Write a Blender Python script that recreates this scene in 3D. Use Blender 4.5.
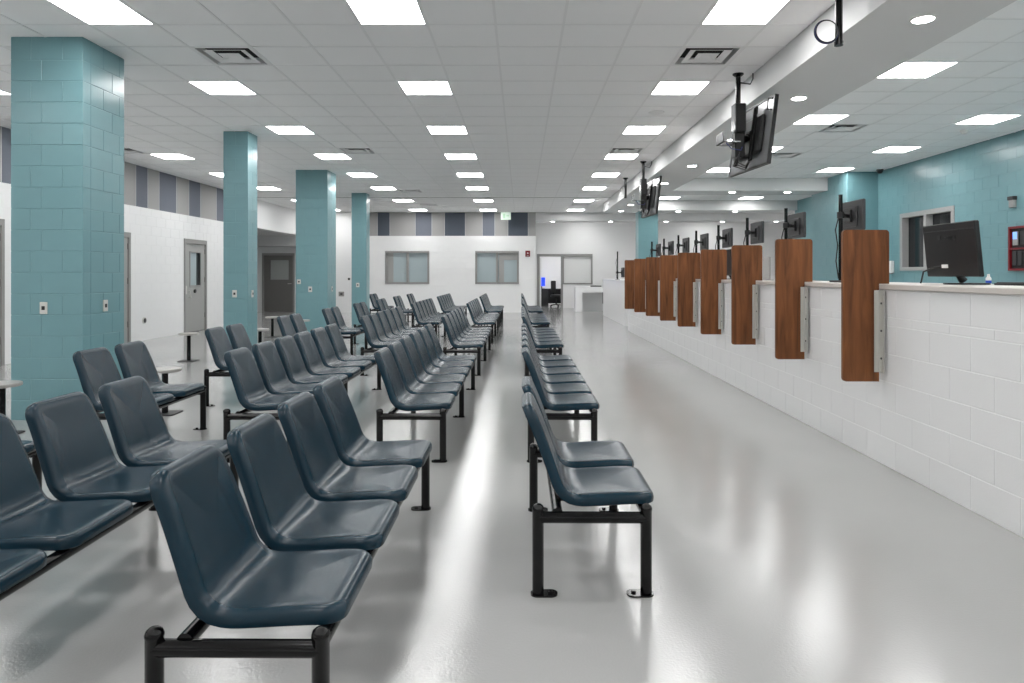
import bpy, math, random
from mathutils import Vector, Matrix
random.seed(7)
for o in list(bpy.data.objects): bpy.data.objects.remove(o, do_unlink=True)
scn = bpy.context.scene
COL = scn.collection

# ------------------------------------------------------------------ camera, world, exposure
H = 1.39            # eye height
F = 690.0           # focal length in pixels of a 1024 wide frame
CEIL = 3.658
cam = bpy.data.cameras.new('camera'); camo = bpy.data.objects.new('camera', cam); COL.objects.link(camo)
camo.location = (0, 0, H); camo.rotation_euler = (math.pi/2, 0, 0)
cam.sensor_width = 36.0; cam.lens = F*36/1024; cam.shift_x = -9/1024; cam.shift_y = -67/1024
cam.clip_start = 0.05; cam.clip_end = 100
scn.camera = camo
w = bpy.data.worlds.new('world'); scn.world = w; w.use_nodes = True
w.node_tree.nodes['Background'].inputs[0].default_value = (1, 1, 1, 1)
w.node_tree.nodes['Background'].inputs[1].default_value = 0.05
scn.view_settings.view_transform = 'Standard'; scn.view_settings.look = 'None'
scn.view_settings.gamma = 1.0; scn.view_settings.use_curve_mapping = False
scn.view_settings.exposure = 0.45
PANEL_STRENGTH = 17.0
DOWN_STRENGTH = 30.0

# ------------------------------------------------------------------ materials
M = {}
def srgb(r, g, b):
    f = lambda c: c/12.92 if c <= .04045 else ((c+.055)/1.055)**2.4
    return (f(r/255), f(g/255), f(b/255), 1)
def mat(name, col, rough=.5, metal=0, bump=0, bscale=60, var=0, vscale=8, spec=None, coat=0, emit=None, es=0, bdist=.002):
    m = bpy.data.materials.new(name); m.use_nodes = True; nt = m.node_tree; b = nt.nodes['Principled BSDF']
    b.inputs['Base Color'].default_value = col; b.inputs['Roughness'].default_value = rough; b.inputs['Metallic'].default_value = metal
    if spec is not None: b.inputs['Specular IOR Level'].default_value = spec
    if coat: b.inputs['Coat Weight'].default_value = coat; b.inputs['Coat Roughness'].default_value = .15
    if emit: b.inputs['Emission Color'].default_value = emit; b.inputs['Emission Strength'].default_value = es
    if bump or var:
        tc = nt.nodes.new('ShaderNodeTexCoord')
    if bump:
        n = nt.nodes.new('ShaderNodeTexNoise'); n.inputs['Scale'].default_value = bscale; n.inputs['Detail'].default_value = 3
        nt.links.new(tc.outputs['Object'], n.inputs['Vector'])
        bm = nt.nodes.new('ShaderNodeBump'); bm.inputs['Strength'].default_value = bump; bm.inputs['Distance'].default_value = bdist
        nt.links.new(n.outputs['Fac'], bm.inputs['Height']); nt.links.new(bm.outputs['Normal'], b.inputs['Normal'])
    if var:
        n2 = nt.nodes.new('ShaderNodeTexNoise'); n2.inputs['Scale'].default_value = vscale; n2.inputs['Detail'].default_value = 4
        nt.links.new(tc.outputs['Object'], n2.inputs['Vector'])
        mx = nt.nodes.new('ShaderNodeMixRGB')
        mx.inputs[1].default_value = tuple(c*(1-var) for c in col[:3])+(1,); mx.inputs[2].default_value = tuple(min(1, c*(1+var)) for c in col[:3])+(1,)
        nt.links.new(n2.outputs['Fac'], mx.inputs[0]); nt.links.new(mx.outputs[0], b.inputs['Base Color'])
    M[name] = m
    return m
mat('floor', srgb(166, 166, 165), .1, bump=.5, bscale=90, var=.07, vscale=1.2, bdist=.0016)
mat('tile', srgb(250, 250, 250), .85, bump=.3, bscale=220)
mat('tbar', srgb(240, 240, 240), .5)
mat('white_block', srgb(243, 243, 243), .42, bump=.35, bscale=90, bdist=.0015)
mat('white_mortar', srgb(240, 240, 240), .5, bump=.3, bscale=120)
mat('teal_block', srgb(114, 154, 160), .28, bump=.35, bscale=90, var=.05, vscale=5, bdist=.0015)
mat('teal_mortar', srgb(113, 153, 159), .4, bump=.3, bscale=120)
mat('drywall', srgb(240, 240, 240), .6, bump=.1, bscale=200)
mat('soffit_white', srgb(217, 217, 217), .6)
mat('counter_block', srgb(231, 231, 231), .42, bump=.35, bscale=90, bdist=.0015)
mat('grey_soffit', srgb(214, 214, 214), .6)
mat('panel_light', srgb(166, 165, 164), .8, var=.08, vscale=40)
mat('panel_slate', srgb(112, 117, 128), .8, var=.08, vscale=40)
mat('panel_dark', srgb(86, 93, 104), .8, var=.08, vscale=40)
mat('seat', srgb(17, 43, 56), .27, spec=.32, bump=.22, bscale=260, var=.06, vscale=12, bdist=.0006)
mat('black_metal', srgb(5, 5, 6), .18, spec=.35)
mat('black_plastic', srgb(18, 18, 20), .42, bump=.1, bscale=400)
mat('dark_plastic', srgb(48, 48, 50), .5)
mat('steel', srgb(215, 215, 210), .3, metal=.75)
mat('steel_top', srgb(186, 184, 180), .3, metal=.5, var=.12, vscale=40)
mat('counter_top', srgb(205, 198, 192), .35, var=.03, vscale=60)
mat('white_laminate', srgb(243, 243, 243), .3)
mat('door_grey', srgb(166, 166, 164), .45)
mat('door_dark', srgb(112, 110, 108), .5)
mat('frame_grey', srgb(150, 149, 147), .45)
mat('glass_dark', srgb(34, 37, 40), .08, spec=.6)
mat('glass_blue', srgb(176, 190, 194), .2)
mat('glass_white', srgb(236, 237, 236), .25)
mat('glass_frost', srgb(168, 172, 170), .25)
mat('red', srgb(120, 26, 34), .4)
mat('blue', srgb(30, 80, 190), .4)
mat('white_plastic', srgb(230, 229, 226), .35)
mat('silver_back', srgb(150, 151, 153), .22, metal=.5)
mat('screen_blue', srgb(30, 60, 230), .3, emit=srgb(30, 60, 235), es=1.2)
mat('lcd_blue', srgb(90, 130, 230), .3, emit=srgb(120, 160, 255), es=1.0)
mat('exit_sign', srgb(220, 235, 222), .4, emit=srgb(215, 240, 220), es=.25)
mat('exit_green', srgb(190, 220, 196), .4, emit=srgb(190, 225, 198), es=.2)
mat('panel_glow', (1, 1, 1, 1), .5, emit=(1, .995, .985, 1), es=PANEL_STRENGTH)
mat('down_glow', (1, 1, 1, 1), .5, emit=(1, .99, .97, 1), es=DOWN_STRENGTH)
mat('logo_grey', srgb(15, 15, 16), .3)
mat('outlet', srgb(210, 208, 202), .35)
mat('board_edge', srgb(40, 30, 26), .5)
mat('vent_black', srgb(6, 6, 7), .8)
mat('cable_blue', srgb(40, 50, 110), .4)
# speckled slight colour on the floor
def floor_speckle():
    m = M['floor']; nt = m.node_tree; b = nt.nodes['Principled BSDF']
    tc = nt.nodes.new('ShaderNodeTexCoord'); n = nt.nodes.new('ShaderNodeTexNoise'); n.inputs['Scale'].default_value = .9; n.inputs['Detail'].default_value = 5
    r = nt.nodes.new('ShaderNodeMapRange'); r.inputs['To Min'].default_value = .05; r.inputs['To Max'].default_value = .12
    nt.links.new(tc.outputs['Object'], n.inputs['Vector']); nt.links.new(n.outputs['Fac'], r.inputs['Value']); nt.links.new(r.outputs[0], b.inputs['Roughness'])
floor_speckle()
def wood():
    m = bpy.data.materials.new('wood'); m.use_nodes = True; nt = m.node_tree; b = nt.nodes['Principled BSDF']
    tc = nt.nodes.new('ShaderNodeTexCoord'); mp = nt.nodes.new('ShaderNodeMapping'); mp.inputs['Scale'].default_value = (14, 14, 1.3)
    oi = nt.nodes.new('ShaderNodeObjectInfo'); ad = nt.nodes.new('ShaderNodeVectorMath'); ad.operation = 'ADD'
    sc = nt.nodes.new('ShaderNodeVectorMath'); sc.operation = 'SCALE'; sc.inputs[3].default_value = 9.0
    cx = nt.nodes.new('ShaderNodeCombineXYZ'); nt.links.new(oi.outputs['Random'], cx.inputs[0]); nt.links.new(oi.outputs['Random'], cx.inputs[2])
    nt.links.new(cx.outputs[0], sc.inputs[0]); nt.links.new(tc.outputs['Object'], ad.inputs[0]); nt.links.new(sc.outputs[0], ad.inputs[1])
    nt.links.new(ad.outputs[0], mp.inputs['Vector'])
    n = nt.nodes.new('ShaderNodeTexNoise'); n.inputs['Scale'].default_value = 1.4; n.inputs['Detail'].default_value = 8; n.inputs['Distortion'].default_value = .6
    nt.links.new(mp.outputs[0], n.inputs['Vector'])
    cr = nt.nodes.new('ShaderNodeValToRGB'); e = cr.color_ramp.elements
    e[0].position = .3; e[0].color = srgb(86, 49, 25); e[1].position = .72; e[1].color = srgb(138, 87, 50)
    nt.links.new(n.outputs['Fac'], cr.inputs[0]); nt.links.new(cr.outputs[0], b.inputs['Base Color'])
    b.inputs['Roughness'].default_value = .48; b.inputs['Specular IOR Level'].default_value = .3
    M['wood'] = m
wood()

# ------------------------------------------------------------------ mesh helpers
class MB:
    def __init__(s): s.v = []; s.f = []
    def add(s, v, f):
        k = len(s.v); s.v += [tuple(p) for p in v]; s.f += [tuple(i+k for i in q) for q in f]; return s
    def box(s, x0, x1, y0, y1, z0, z1):
        v = [(x, y, z) for x in (x0, x1) for y in (y0, y1) for z in (z0, z1)]
        return s.add(v, [(0,1,3,2),(4,6,7,5),(0,4,5,1),(2,3,7,6),(0,2,6,4),(1,5,7,3)])
    def cbox(s, x0, x1, y0, y1, z0, z1, c):
        c = min(c, (x1-x0)*.45, (y1-y0)*.45, (z1-z0)*.45)
        v = []; idx = {}
        X = (x0, x1); Y = (y0, y1); Z = (z0, z1)
        for i in (0,1):
            for j in (0,1):
                for k in (0,1):
                    sx = c if i == 0 else -c; sy = c if j == 0 else -c; sz = c if k == 0 else -c
                    idx[i,j,k,0] = len(v); v.append((X[i], Y[j]+sy, Z[k]+sz))
                    idx[i,j,k,1] = len(v); v.append((X[i]+sx, Y[j], Z[k]+sz))
                    idx[i,j,k,2] = len(v); v.append((X[i]+sx, Y[j]+sy, Z[k]))
        g = lambda i,j,k,a: idx[i,j,k,a]
        f = []
        f.append((g(0,0,0,0),g(0,0,1,0),g(0,1,1,0),g(0,1,0,0))); f.append((g(1,0,0,0),g(1,1,0,0),g(1,1,1,0),g(1,0,1,0)))
        f.append((g(0,0,0,1),g(1,0,0,1),g(1,0,1,1),g(0,0,1,1))); f.append((g(0,1,0,1),g(0,1,1,1),g(1,1,1,1),g(1,1,0,1)))
        f.append((g(0,0,0,2),g(0,1,0,2),g(1,1,0,2),g(1,0,0,2))); f.append((g(0,0,1,2),g(1,0,1,2),g(1,1,1,2),g(0,1,1,2)))
        for i in (0,1):
            for j in (0,1):
                q = (g(i,j,0,0),g(i,j,0,1),g(i,j,1,1),g(i,j,1,0)); f.append(q if (i+j) % 2 == 0 else q[::-1])
        for i in (0,1):
            for k in (0,1):
                q = (g(i,0,k,0),g(i,1,k,0),g(i,1,k,2),g(i,0,k,2)); f.append(q if (i+k) % 2 == 0 else q[::-1])
        for j in (0,1):
            for k in (0,1):
                q = (g(0,j,k,1),g(0,j,k,2),g(1,j,k,2),g(1,j,k,1)); f.append(q if (j+k) % 2 == 0 else q[::-1])
        for i in (0,1):
            for j in (0,1):
                for k in (0,1):
                    q = (g(i,j,k,0),g(i,j,k,2),g(i,j,k,1)); f.append(q if (i+j+k) % 2 == 0 else q[::-1])
        return s.add(v, f)
    def tube(s, pts, r, n=10, cap=True, closed=False):
        pts = [Vector(p) for p in pts]; N = len(pts); v = []; f = []
        up = None
        for i, p in enumerate(pts):
            if closed: t = pts[(i+1) % N]-pts[i-1]
            else: t = pts[min(i+1, N-1)]-pts[max(i-1, 0)]
            t.normalize()
            if up is None:
                a = Vector((0,0,1)) if abs(t.z) < .9 else Vector((1,0,0)); up = t.cross(a).normalized()
            up = (up-t*up.dot(t)).normalized(); bi = t.cross(up)
            rr = r[i] if isinstance(r, (list, tuple)) else r
            for k in range(n):
                a = 2*math.pi*k/n; v.append(p+(up*math.cos(a)+bi*math.sin(a))*rr)
        rng = N if closed else N-1
        for i in range(rng):
            for k in range(n):
                a = i*n+k; b = i*n+(k+1) % n; c = ((i+1) % N)*n+(k+1) % n; d = ((i+1) % N)*n+k
                f.append((a, b, c, d))
        if cap and not closed:
            f.append(tuple(reversed(range(n)))); f.append(tuple((N-1)*n+k for k in range(n)))
        return s.add(v, f)
    def lathe(s, prof, n=20, c=(0,0,0)):
        v = []; f = []
        for (r, z) in prof:
            for k in range(n):
                a = 2*math.pi*k/n; v.append((c[0]+r*math.cos(a), c[1]+r*math.sin(a), c[2]+z))
        for i in range(len(prof)-1):
            for k in range(n): f.append((i*n+k, i*n+(k+1) % n, (i+1)*n+(k+1) % n, (i+1)*n+k))
        f.append(tuple(reversed(range(n)))); f.append(tuple((len(prof)-1)*n+k for k in range(n)))
        return s.add(v, f)
    def prism(s, poly, axis, a0, a1):
        n = len(poly)
        P = {'x': lambda p, a: (a, p[0], p[1]), 'y': lambda p, a: (p[0], a, p[1]), 'z': lambda p, a: (p[0], p[1], a)}[axis]
        v = [P(p, a0) for p in poly]+[P(p, a1) for p in poly]
        f = [tuple(range(n)), tuple(reversed(range(n, 2*n)))]+[(i, i+n, (i+1) % n+n, (i+1) % n) for i in range(n)]
        return s.add(v, f)
    def mesh(s, name, m, smooth=False, fix=True):
        me = bpy.data.meshes.new(name); me.from_pydata(s.v, [], s.f); me.materials.append(M[m])
        if fix:
            import bmesh
            bm = bmesh.new(); bm.from_mesh(me); bmesh.ops.recalc_face_normals(bm, faces=bm.faces); bm.to_mesh(me); bm.free()
        if smooth:
            me.polygons.foreach_set('use_smooth', [True]*len(me.polygons)); me.set_sharp_from_angle(angle=math.radians(40))
        me.update(); return me
    def build(s, name, m, parent=None, smooth=False, fix=True):
        return put(name, s.mesh(name, m, smooth, fix), parent)
def put(name, me, parent=None, loc=None):
    o = bpy.data.objects.new(name, me); COL.objects.link(o)
    if parent is not None: o.parent = parent
    if loc is not None: o.location = loc
    return o
def tag(o, label, cat, group=None, kind=None):
    o['label'] = label; o['category'] = cat
    if group: o['group'] = group
    if kind: o['kind'] = kind
    return o
def thing(name, label, cat, loc=(0,0,0), rz=0, group=None, kind=None):
    o = bpy.data.objects.new(name, None); COL.objects.link(o); o.location = loc; o.rotation_euler = (0, 0, rz)
    o.empty_display_size = .1
    return tag(o, label, cat, group, kind)
def rrect(x0, x1, z0, z1, r, n=4):
    p = []
    for (cx, cz, a) in ((x1-r, z1-r, 0), (x0+r, z1-r, 90), (x0+r, z0+r, 180), (x1-r, z0+r, 270)):
        for k in range(n+1):
            t = math.radians(a+90*k/n); p.append((cx+r*math.cos(t), cz+r*math.sin(t)))
    return p
def subtract(rects, h):
    out = []
    for (a, b, c, d) in rects:
        ha, hb, hc, hd = h
        if hb <= a or ha >= b or hd <= c or hc >= d: out.append((a, b, c, d)); continue
        if ha > a: out.append((a, ha, c, d))
        if hb < b: out.append((hb, b, c, d))
        m0, m1 = max(a, ha), min(b, hb)
        if hc > c: out.append((m0, m1, c, hc))
        if hd < d: out.append((m0, m1, hd, d))
    return [r for r in out if r[1]-r[0] > .012 and r[3]-r[2] > .012]
MCACHE = {}
def wall_blocks(parent, axis, face, nrm, u0, u1, zc, mname, holes=(), single=None, L=.4064, phase=0.0, name='block', depth=.03, ch=.003, jt=.0022, ends=None):
    """courses of blocks on the plane axis=face (axis 'x': blocks run along y); nrm = +-1 out of wall"""
    stuff = MB(); nstuff = 0
    for k in range(len(zc)-1):
        z0, z1 = zc[k], zc[k+1]
        us = []
        off = phase+(k % 2)*L/2
        i0 = math.floor((u0-off)/L)
        u = off+i0*L
        while u < u1:
            us.append((max(u, u0), min(u+L, u1))); u += L
        for (a, b) in us:
            rs = [(a, b, z0, z1)]
            for h in holes: rs = subtract(rs, h)
            for (a2, b2, c2, d2) in rs:
                wd, hg = b2-a2-jt*2, d2-c2-jt*2
                if wd < .01 or hg < .01: continue
                uc, zm = (a2+b2)/2, (c2+d2)/2
                n0, n1 = (face-depth, face) if nrm > 0 else (face, face+depth)
                if single and single(uc, zm):
                    key = (mname, axis, nrm, round(wd, 3), round(hg, 3), depth, ch)
                    if key not in MCACHE:
                        mb = MB()
                        d0, d1 = (-depth, 0) if nrm > 0 else (0, depth)
                        if axis == 'x': mb.cbox(d0, d1, -wd/2, wd/2, -hg/2, hg/2, ch)
                        else: mb.cbox(-wd/2, wd/2, d0, d1, -hg/2, hg/2, ch)
                        MCACHE[key] = mb.mesh('block', mname, fix=False)
                    put(name, MCACHE[key], parent, (face, uc, zm) if axis == 'x' else (uc, face, zm))
                else:
                    if axis == 'x': stuff.cbox(n0, n1, a2+jt, b2-jt, c2+jt, d2-jt, ch)
                    else: stuff.cbox(a2+jt, b2-jt, n0, n1, c2+jt, d2-jt, ch)
                    nstuff += 1
    if nstuff:
        o = stuff.build('block_courses', mname, parent, fix=False); o['kind'] = 'stuff'
def box_with_holes(axis, n0, n1, u0, u1, z0, z1, holes):
    rs = [(u0, u1, z0, z1)]
    for h in holes: rs = subtract(rs, h)
    mb = MB()
    for (a, b, c, d) in rs:
        if axis == 'x': mb.box(n0, n1, a, b, c, d)
        else: mb.box(a, b, n0, n1, c, d)
    return mb
CRS = .2032
def courses(z1, z0=0.0, off=-.014):
    z = [z0]; k = 1
    while off+k*CRS < z1-.02:
        z.append(off+k*CRS); k += 1
    z.append(z1); return z
ORD = ['first', 'second', 'third', 'fourth', 'fifth', 'sixth', 'seventh', 'eighth', 'ninth', 'tenth', 'eleventh', 'twelfth', 'thirteenth']

# ------------------------------------------------------------------ layout numbers
XL, XR = -7.95, 7.88
YB, YF = -4.0, 25.2          # wall behind the viewer, far wall
YF2 = 28.4                   # wall of the far right recess
XF = .54                     # where the far wall turns
XA, XB = 2.63, 3.565         # long ceiling soffit
ZS = 3.36                    # underside of soffits
PZ = 2.795                   # foot of the fabric panels

# ------------------------------------------------------------------ floor
fl = MB().box(-12.5, 11.5, YB-.2, 32.2, -.12, 0).build('floor', 'floor'); tag(fl, 'glossy light grey seamless epoxy floor', 'floor', kind='structure')

# ------------------------------------------------------------------ ceiling
T = .6096
TX = .6155                   # main grid pitch across the room
GX0, GY0 = -.23, 6.257       # grid origin left of the soffit
RX0, RY0 = 4.68, 7.345       # grid origin right of the soffit
ceil = MB().box(-8.2, 11.5, YB-.2, YF2+.2, CEIL+.1, CEIL+.2).build('ceiling', 'tile'); tag(ceil, 'suspended ceiling of pale grey square tiles in a metal grid', 'ceiling', kind='structure')
lights, vents = [], []       # (x0, y0) cell corners
def cell(i, k): return (GX0+i*TX+(TX-T)/2, GY0+k*T)
def rcell(i, k): return (RX0+i*T, RY0+k*T)
ROWS = [-13, -9, -5, -1, 3, 7, 11, 15, 19, 24, 29]
LIGHTS = []
for (i, cname) in ((-11, 'by the left wall'), (-6, 'left of the centre'), (-2, 'over the middle chair rows'), (3, 'beside the long soffit')):
    for q, k in enumerate(ROWS): LIGHTS.append((cell(i, k), cname, q, k, 'm'))
for (i, cname, ks) in ((-1, 'behind the soffit above the counter', (-16, -12, -8, -4, 0, 4, 8, 12, 21)), (3, 'along the teal wall', (-16, -12, -8, -4, 0, 4, 8, 12, 21))):
    for q, k in enumerate(ks): LIGHTS.append((rcell(i, k), cname, q, k, 'r'))
for q, x in enumerate((1.6+T, 6.6+T)): LIGHTS.append(((x, 26.9), 'added unseen above the far grey soffit', q, 0, 'f'))  # added panels, out of sight behind the soffit, to brighten the office wall
for q, i in enumerate((-1, 3, 7)): LIGHTS.append((rcell(i, 26), 'added unseen between the farthest soffits', q, 0, 'f'))  # extra panels concealed by the soffits, put in to lift the far right area
VENTS = [(cell(-5, 1), 'black-slotted ceiling air vent left of the centre, nearest the viewer'), (cell(3, 1), 'black-slotted ceiling air vent beside the nearest television pole'),
         (cell(-5, 10), 'black-slotted ceiling air vent above the second teal pillar aisle'), (cell(3, 10), 'black-slotted ceiling air vent just before the second hanging television'),
         (cell(-5, 20), 'small far ceiling air vent left of the centre light row'), (cell(-5, 26), 'farthest left ceiling air vent near the striped far wall'),
         (cell(3, 26), 'farthest right ceiling air vent near the soffit end'), (cell(-12, 10), 'ceiling air vent close to the left wall'),
         (rcell(0, 5), 'ceiling air vent behind the soffit above the service counter'), (rcell(0, 9), 'small dark ceiling vent behind the soffit near the teal pillar')]
occ = set()
def key(x, y): return (round(x*10), round(y*10))
for L in LIGHTS: occ.add(key(*L[0]))
for V in VENTS: occ.add(key(*V[0]))
TM = MB().cbox(-.3, .3, -.296, .296, 0, .012, .004).mesh('tile', 'tile', fix=False)
rest = MB(); grid = MB()
def fill_grid(x0, x1, y0, y1, ox, oy, near, P=T):
    i0, i1 = math.floor((x0-ox)/P), math.ceil((x1-ox)/P); k0, k1 = math.floor((y0-oy)/T), math.ceil((y1-oy)/T)
    for i in range(i0, i1+1):
        x = ox+i*P
        if x0 < x < x1: grid.box(x-.012, x+.012, y0, y1, CEIL-.004, CEIL+.012)
    for k in range(k0, k1+1):
        y = oy+k*T
        if y0 < y < y1: grid.box(x0, x1, y-.011, y+.011, CEIL-.0035, CEIL+.0115)
    for i in range(i0, i1):
        for k in range(k0, k1):
            a, b = ox+i*P, oy+k*T
            if key(a+(P-T)/2, b) in occ: continue
            ax, bx, ay, by = max(a, x0), min(a+P, x1), max(b, y0), min(b+T, y1)
            if bx-ax < .05 or by-ay < .05: continue
            full = bx-ax > P-.001 and by-ay > T-.001
            if full and near(a+P/2, b+T/2): put('tile', TM, ceil, (a+P/2, b+T/2, CEIL))
            else: rest.box(ax+.008, bx-.008, ay+.008, by-.008, CEIL, CEIL+.012)
inview = lambda x, y: abs(x/y*F+9) < 530
fill_grid(XL, XA, YB, YF, GX0, GY0, lambda x, y: 5.2 < y < 10.4 and inview(x, y), TX)
fill_grid(XB, XR, YB, 16.2, RX0, RY0, lambda x, y: 6.4 < y < 11 and inview(x, y))
fill_grid(XB, 11.3, 17.1, 21.1, RX0, RY0, lambda x, y: False)
fill_grid(XA, 11.3, 22.1, YF, RX0, RY0, lambda x, y: False)
fill_grid(XF, 11.3, 26.1, YF2, 1.6-4*T, 26.9, lambda x, y: False)
r_ = rest.build('far_tiles', 'tile', ceil, fix=False); r_['kind'] = 'stuff'
g_ = grid.build('grid', 'tbar', ceil, fix=False)
MB().box(XL, XA, 20.3, 20.34, CEIL-.006, CEIL).build('expansion_joint', 'door_dark', ceil)

# ------------------------------------------------------------------ soffits
sf = MB().box(XA, XB, YB, 22.1, ZS, CEIL+.01).build('trim_1', 'soffit_white'); tag(sf, 'long white plasterboard soffit running above the service counter', 'soffit', kind='structure')
sf = MB().box(XB, XR, 16.2, 17.1, ZS, CEIL+.01).build('trim_2', 'soffit_white'); tag(sf, 'nearer white cross soffit meeting the teal pillar wall', 'soffit', kind='structure')
sf = MB().box(XB, 11.4, 21.1, 22.1, ZS, CEIL+.01).build('trim_3', 'soffit_white'); tag(sf, 'farther white cross soffit above the teal square pillar', 'soffit', kind='structure')
sf = MB().box(XF, 11.4, YF, 26.1, ZS, CEIL+.01).build('trim_4', 'grey_soffit'); tag(sf, 'low grey soffit over the far office wall', 'soffit', kind='structure')

# ------------------------------------------------------------------ left wall with doors
LD = [(9.42, 10.6), (12.85, 14.03), (16.27, 17.43)]
DH = 2.24
lh = [(a, b, 0, DH) for a, b in LD]
wl = box_with_holes('x', XL-.2, XL-.0022, YB, 19.0, 0, CEIL+.01, lh).build('wall_left', 'white_mortar')
tag(wl, 'white painted block wall on the left with grey doors', 'wall', kind='structure')
wall_blocks(wl, 'x', XL, 1, YB, 19.0, courses(PZ), 'white_block', lh)
def panels(axis, face, nrm, edges, parent, names):
    for (a, b), m in zip(zip(edges[:-1], edges[1:]), names):
        n0, n1 = (face-.02, face) if nrm > 0 else (face, face+.02)
        mb = MB()
        if axis == 'x': mb.cbox(n0, n1, a+.002, b-.002, PZ+.004, CEIL, .002)
        else: mb.cbox(a+.002, b-.002, n0, n1, PZ+.004, CEIL, .002)
        mb.build('panel', m, parent, fix=False)
def pY(x): return -XL*F/(521-x)
ed = [4.2, 4.9, 5.6, 6.2, 7.0, 7.6, 8.4, 9.0, 9.55, 10.3, 10.56, 11.0, 11.6, 12.2, 12.75, 13.35, 14.25, 14.7, 15.17, 15.92, 16.53, 17.12, 18.02, 18.6, 19.0]
pn = ['panel_light' if i % 2 else 'panel_slate' for i in range(len(ed)-1)]
panels('x', XL-.002, 1, ed, wl, pn)
def door_left(y0, y1, num, label):
    x = XL
    d = thing('door_%d' % num, label, 'door', (x, (y0+y1)/2, 0), kind='structure')
    hw = (y1-y0)/2
    fr = MB().box(-.12, .02, -hw, -hw+.06, 0, DH).box(-.12, .02, hw-.06, hw, 0, DH).box(-.12, .02, -hw+.06, hw-.06, DH-.1, DH)
    fr.build('frame', 'frame_grey', d)
    lf = box_with_holes('x', -.06, -.015, -hw+.064, hw-.064, .01, DH-.104, [(-.24, .28, 1.13, 1.92)]).build('leaf', 'door_grey', d)
    wf = box_with_holes('x', -.065, -.005, -.27, .31, 1.10, 1.95, [(-.24, .28, 1.13, 1.92)]).build('window_frame', 'frame_grey', d)
    MB().box(-.045, -.035, -.24, .28, 1.13, 1.92).build('pane', 'glass_blue', d)
    MB().box(-.034, -.03, .12, .28, 1.13, 1.92).build('blind_gap', 'glass_dark', d)
    for z in (.32, 1.2, 1.9): MB().cbox(-.015, .004, hw-.075, hw-.045, z, z+.12, .003).build('hinge', 'door_dark', d)
    MB().cbox(-.016, -.004, -hw+.1, -hw+.17, .92, 1.12, .004).build('lock_plate', 'steel', d)
    MB().tube([(-.015, -hw+.2, 1.0), (.04, -hw+.2, 1.0), (.045, -hw+.22, .93), (.04, -hw+.27, .84), (-.015, -hw+.27, .84)], .012, 8).build('pull_handle', 'steel', d, True)
    kb = MB().tube([(-.016, -.02, .985), (.012, -.02, .985)], .045, 14).build('lock_cylinder', 'black_plastic', d, True)
    MB().box(-.018, -.012, -.28, .28, 1.075, 1.095).build('rail', 'frame_grey', d)
door_left(*LD[0], 1, 'grey steel door in the left wall at the left edge of the picture')
door_left(*LD[1], 2, 'grey steel door mostly hidden behind the nearest teal pillar')
door_left(*LD[2], 3, 'grey steel door with narrow glazed pane between the two nearest pillars')
# header over the recess, recess walls
hd = MB().box(XL-.2, XL, 19.0, YF, PZ, CEIL+.01).build('wall_header', 'drywall'); tag(hd, 'white bulkhead wall above the dark recess on the left', 'wall', kind='structure')
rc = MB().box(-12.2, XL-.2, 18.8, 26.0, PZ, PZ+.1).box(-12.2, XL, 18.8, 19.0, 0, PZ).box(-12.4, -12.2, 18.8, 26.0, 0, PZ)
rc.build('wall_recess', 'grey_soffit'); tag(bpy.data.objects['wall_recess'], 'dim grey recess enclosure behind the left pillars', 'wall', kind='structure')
rb_ = box_with_holes('y', 25.6, 25.8, -12.2, -7.7, 0, PZ, [(-9.6, -8.4, 0, 2.18)]).build('wall_recess_back', 'drywall'); tag(rb_, 'back wall of the dim recess holding a dark door', 'wall', kind='structure')
MB().box(-12.2, XL, 24.9, 25.6, 2.42, PZ).build('trim_5', 'grey_soffit'); tag(bpy.data.objects['trim_5'], 'dropped grey beam above the dark recess door', 'soffit', kind='structure')
d = thing('door_4', 'dark grey door with frosted upper pane in the left recess', 'door', (-9.0, 25.6, 0), kind='structure')
MB().box(-.6, -.54, -.03, .12, 0, 2.18).box(.54, .6, -.03, .12, 0, 2.18).box(-.54, .54, -.03, .12, 2.1, 2.18).build('frame', 'frame_grey', d)
box_with_holes('y', .01, .055, -.535, .535, .01, 2.095, [(-.3, .38, 1.2, 1.92)]).build('leaf', 'door_dark', d)
box_with_holes('y', 0, .06, -.33, .41, 1.17, 1.95, [(-.3, .38, 1.2, 1.92)]).build('window_frame', 'door_dark', d)
MB().box(-.3, .38, .03, .04, 1.2, 1.92).build('pane', 'glass_frost', d)
MB().tube([(.47, .012, 1.05), (.47, -.05, 1.05), (.36, -.05, 1.05)], .012, 8).build('handle', 'steel', d, True)

# ------------------------------------------------------------------ far wall
def fx(px, Y=YF): return (px-521)*Y/F
def fz(py, Y=YF): return H-(py-274.5)*Y/F
W1 = (fx(385), fx(429.3), fz(284), fz(251)); W2 = (fx(475.2), fx(518.9), fz(284), fz(251))
wf = box_with_holes('y', YF+.0022, YF+.2, XL, XF, 0, CEIL+.01, [W1, W2]).build('wall_far', 'white_mortar'); tag(wf, 'white painted block far wall with two windows and a striped panel band', 'wall', kind='structure')
wall_blocks(wf, 'y', YF, -1, -6.0, XF, courses(PZ), 'white_block', [W1, W2])
wall_blocks(wf, 'y', YF, -1, XL, -6.0, courses(CEIL), 'white_block', [])
pe = [-6.0]+[fx(360+q/4.878) for q in (40, 85, 145, 270, 350, 413, 513, 597, 657, 722, 820)]+[XF]
panels('y', YF+.002, -1, pe, wf, ['panel_light', 'panel_light', 'panel_dark', 'panel_light', 'panel_slate', 'panel_light', 'panel_dark', 'panel_light', 'panel_slate', 'panel_light', 'panel_dark', 'panel_light'])
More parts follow.
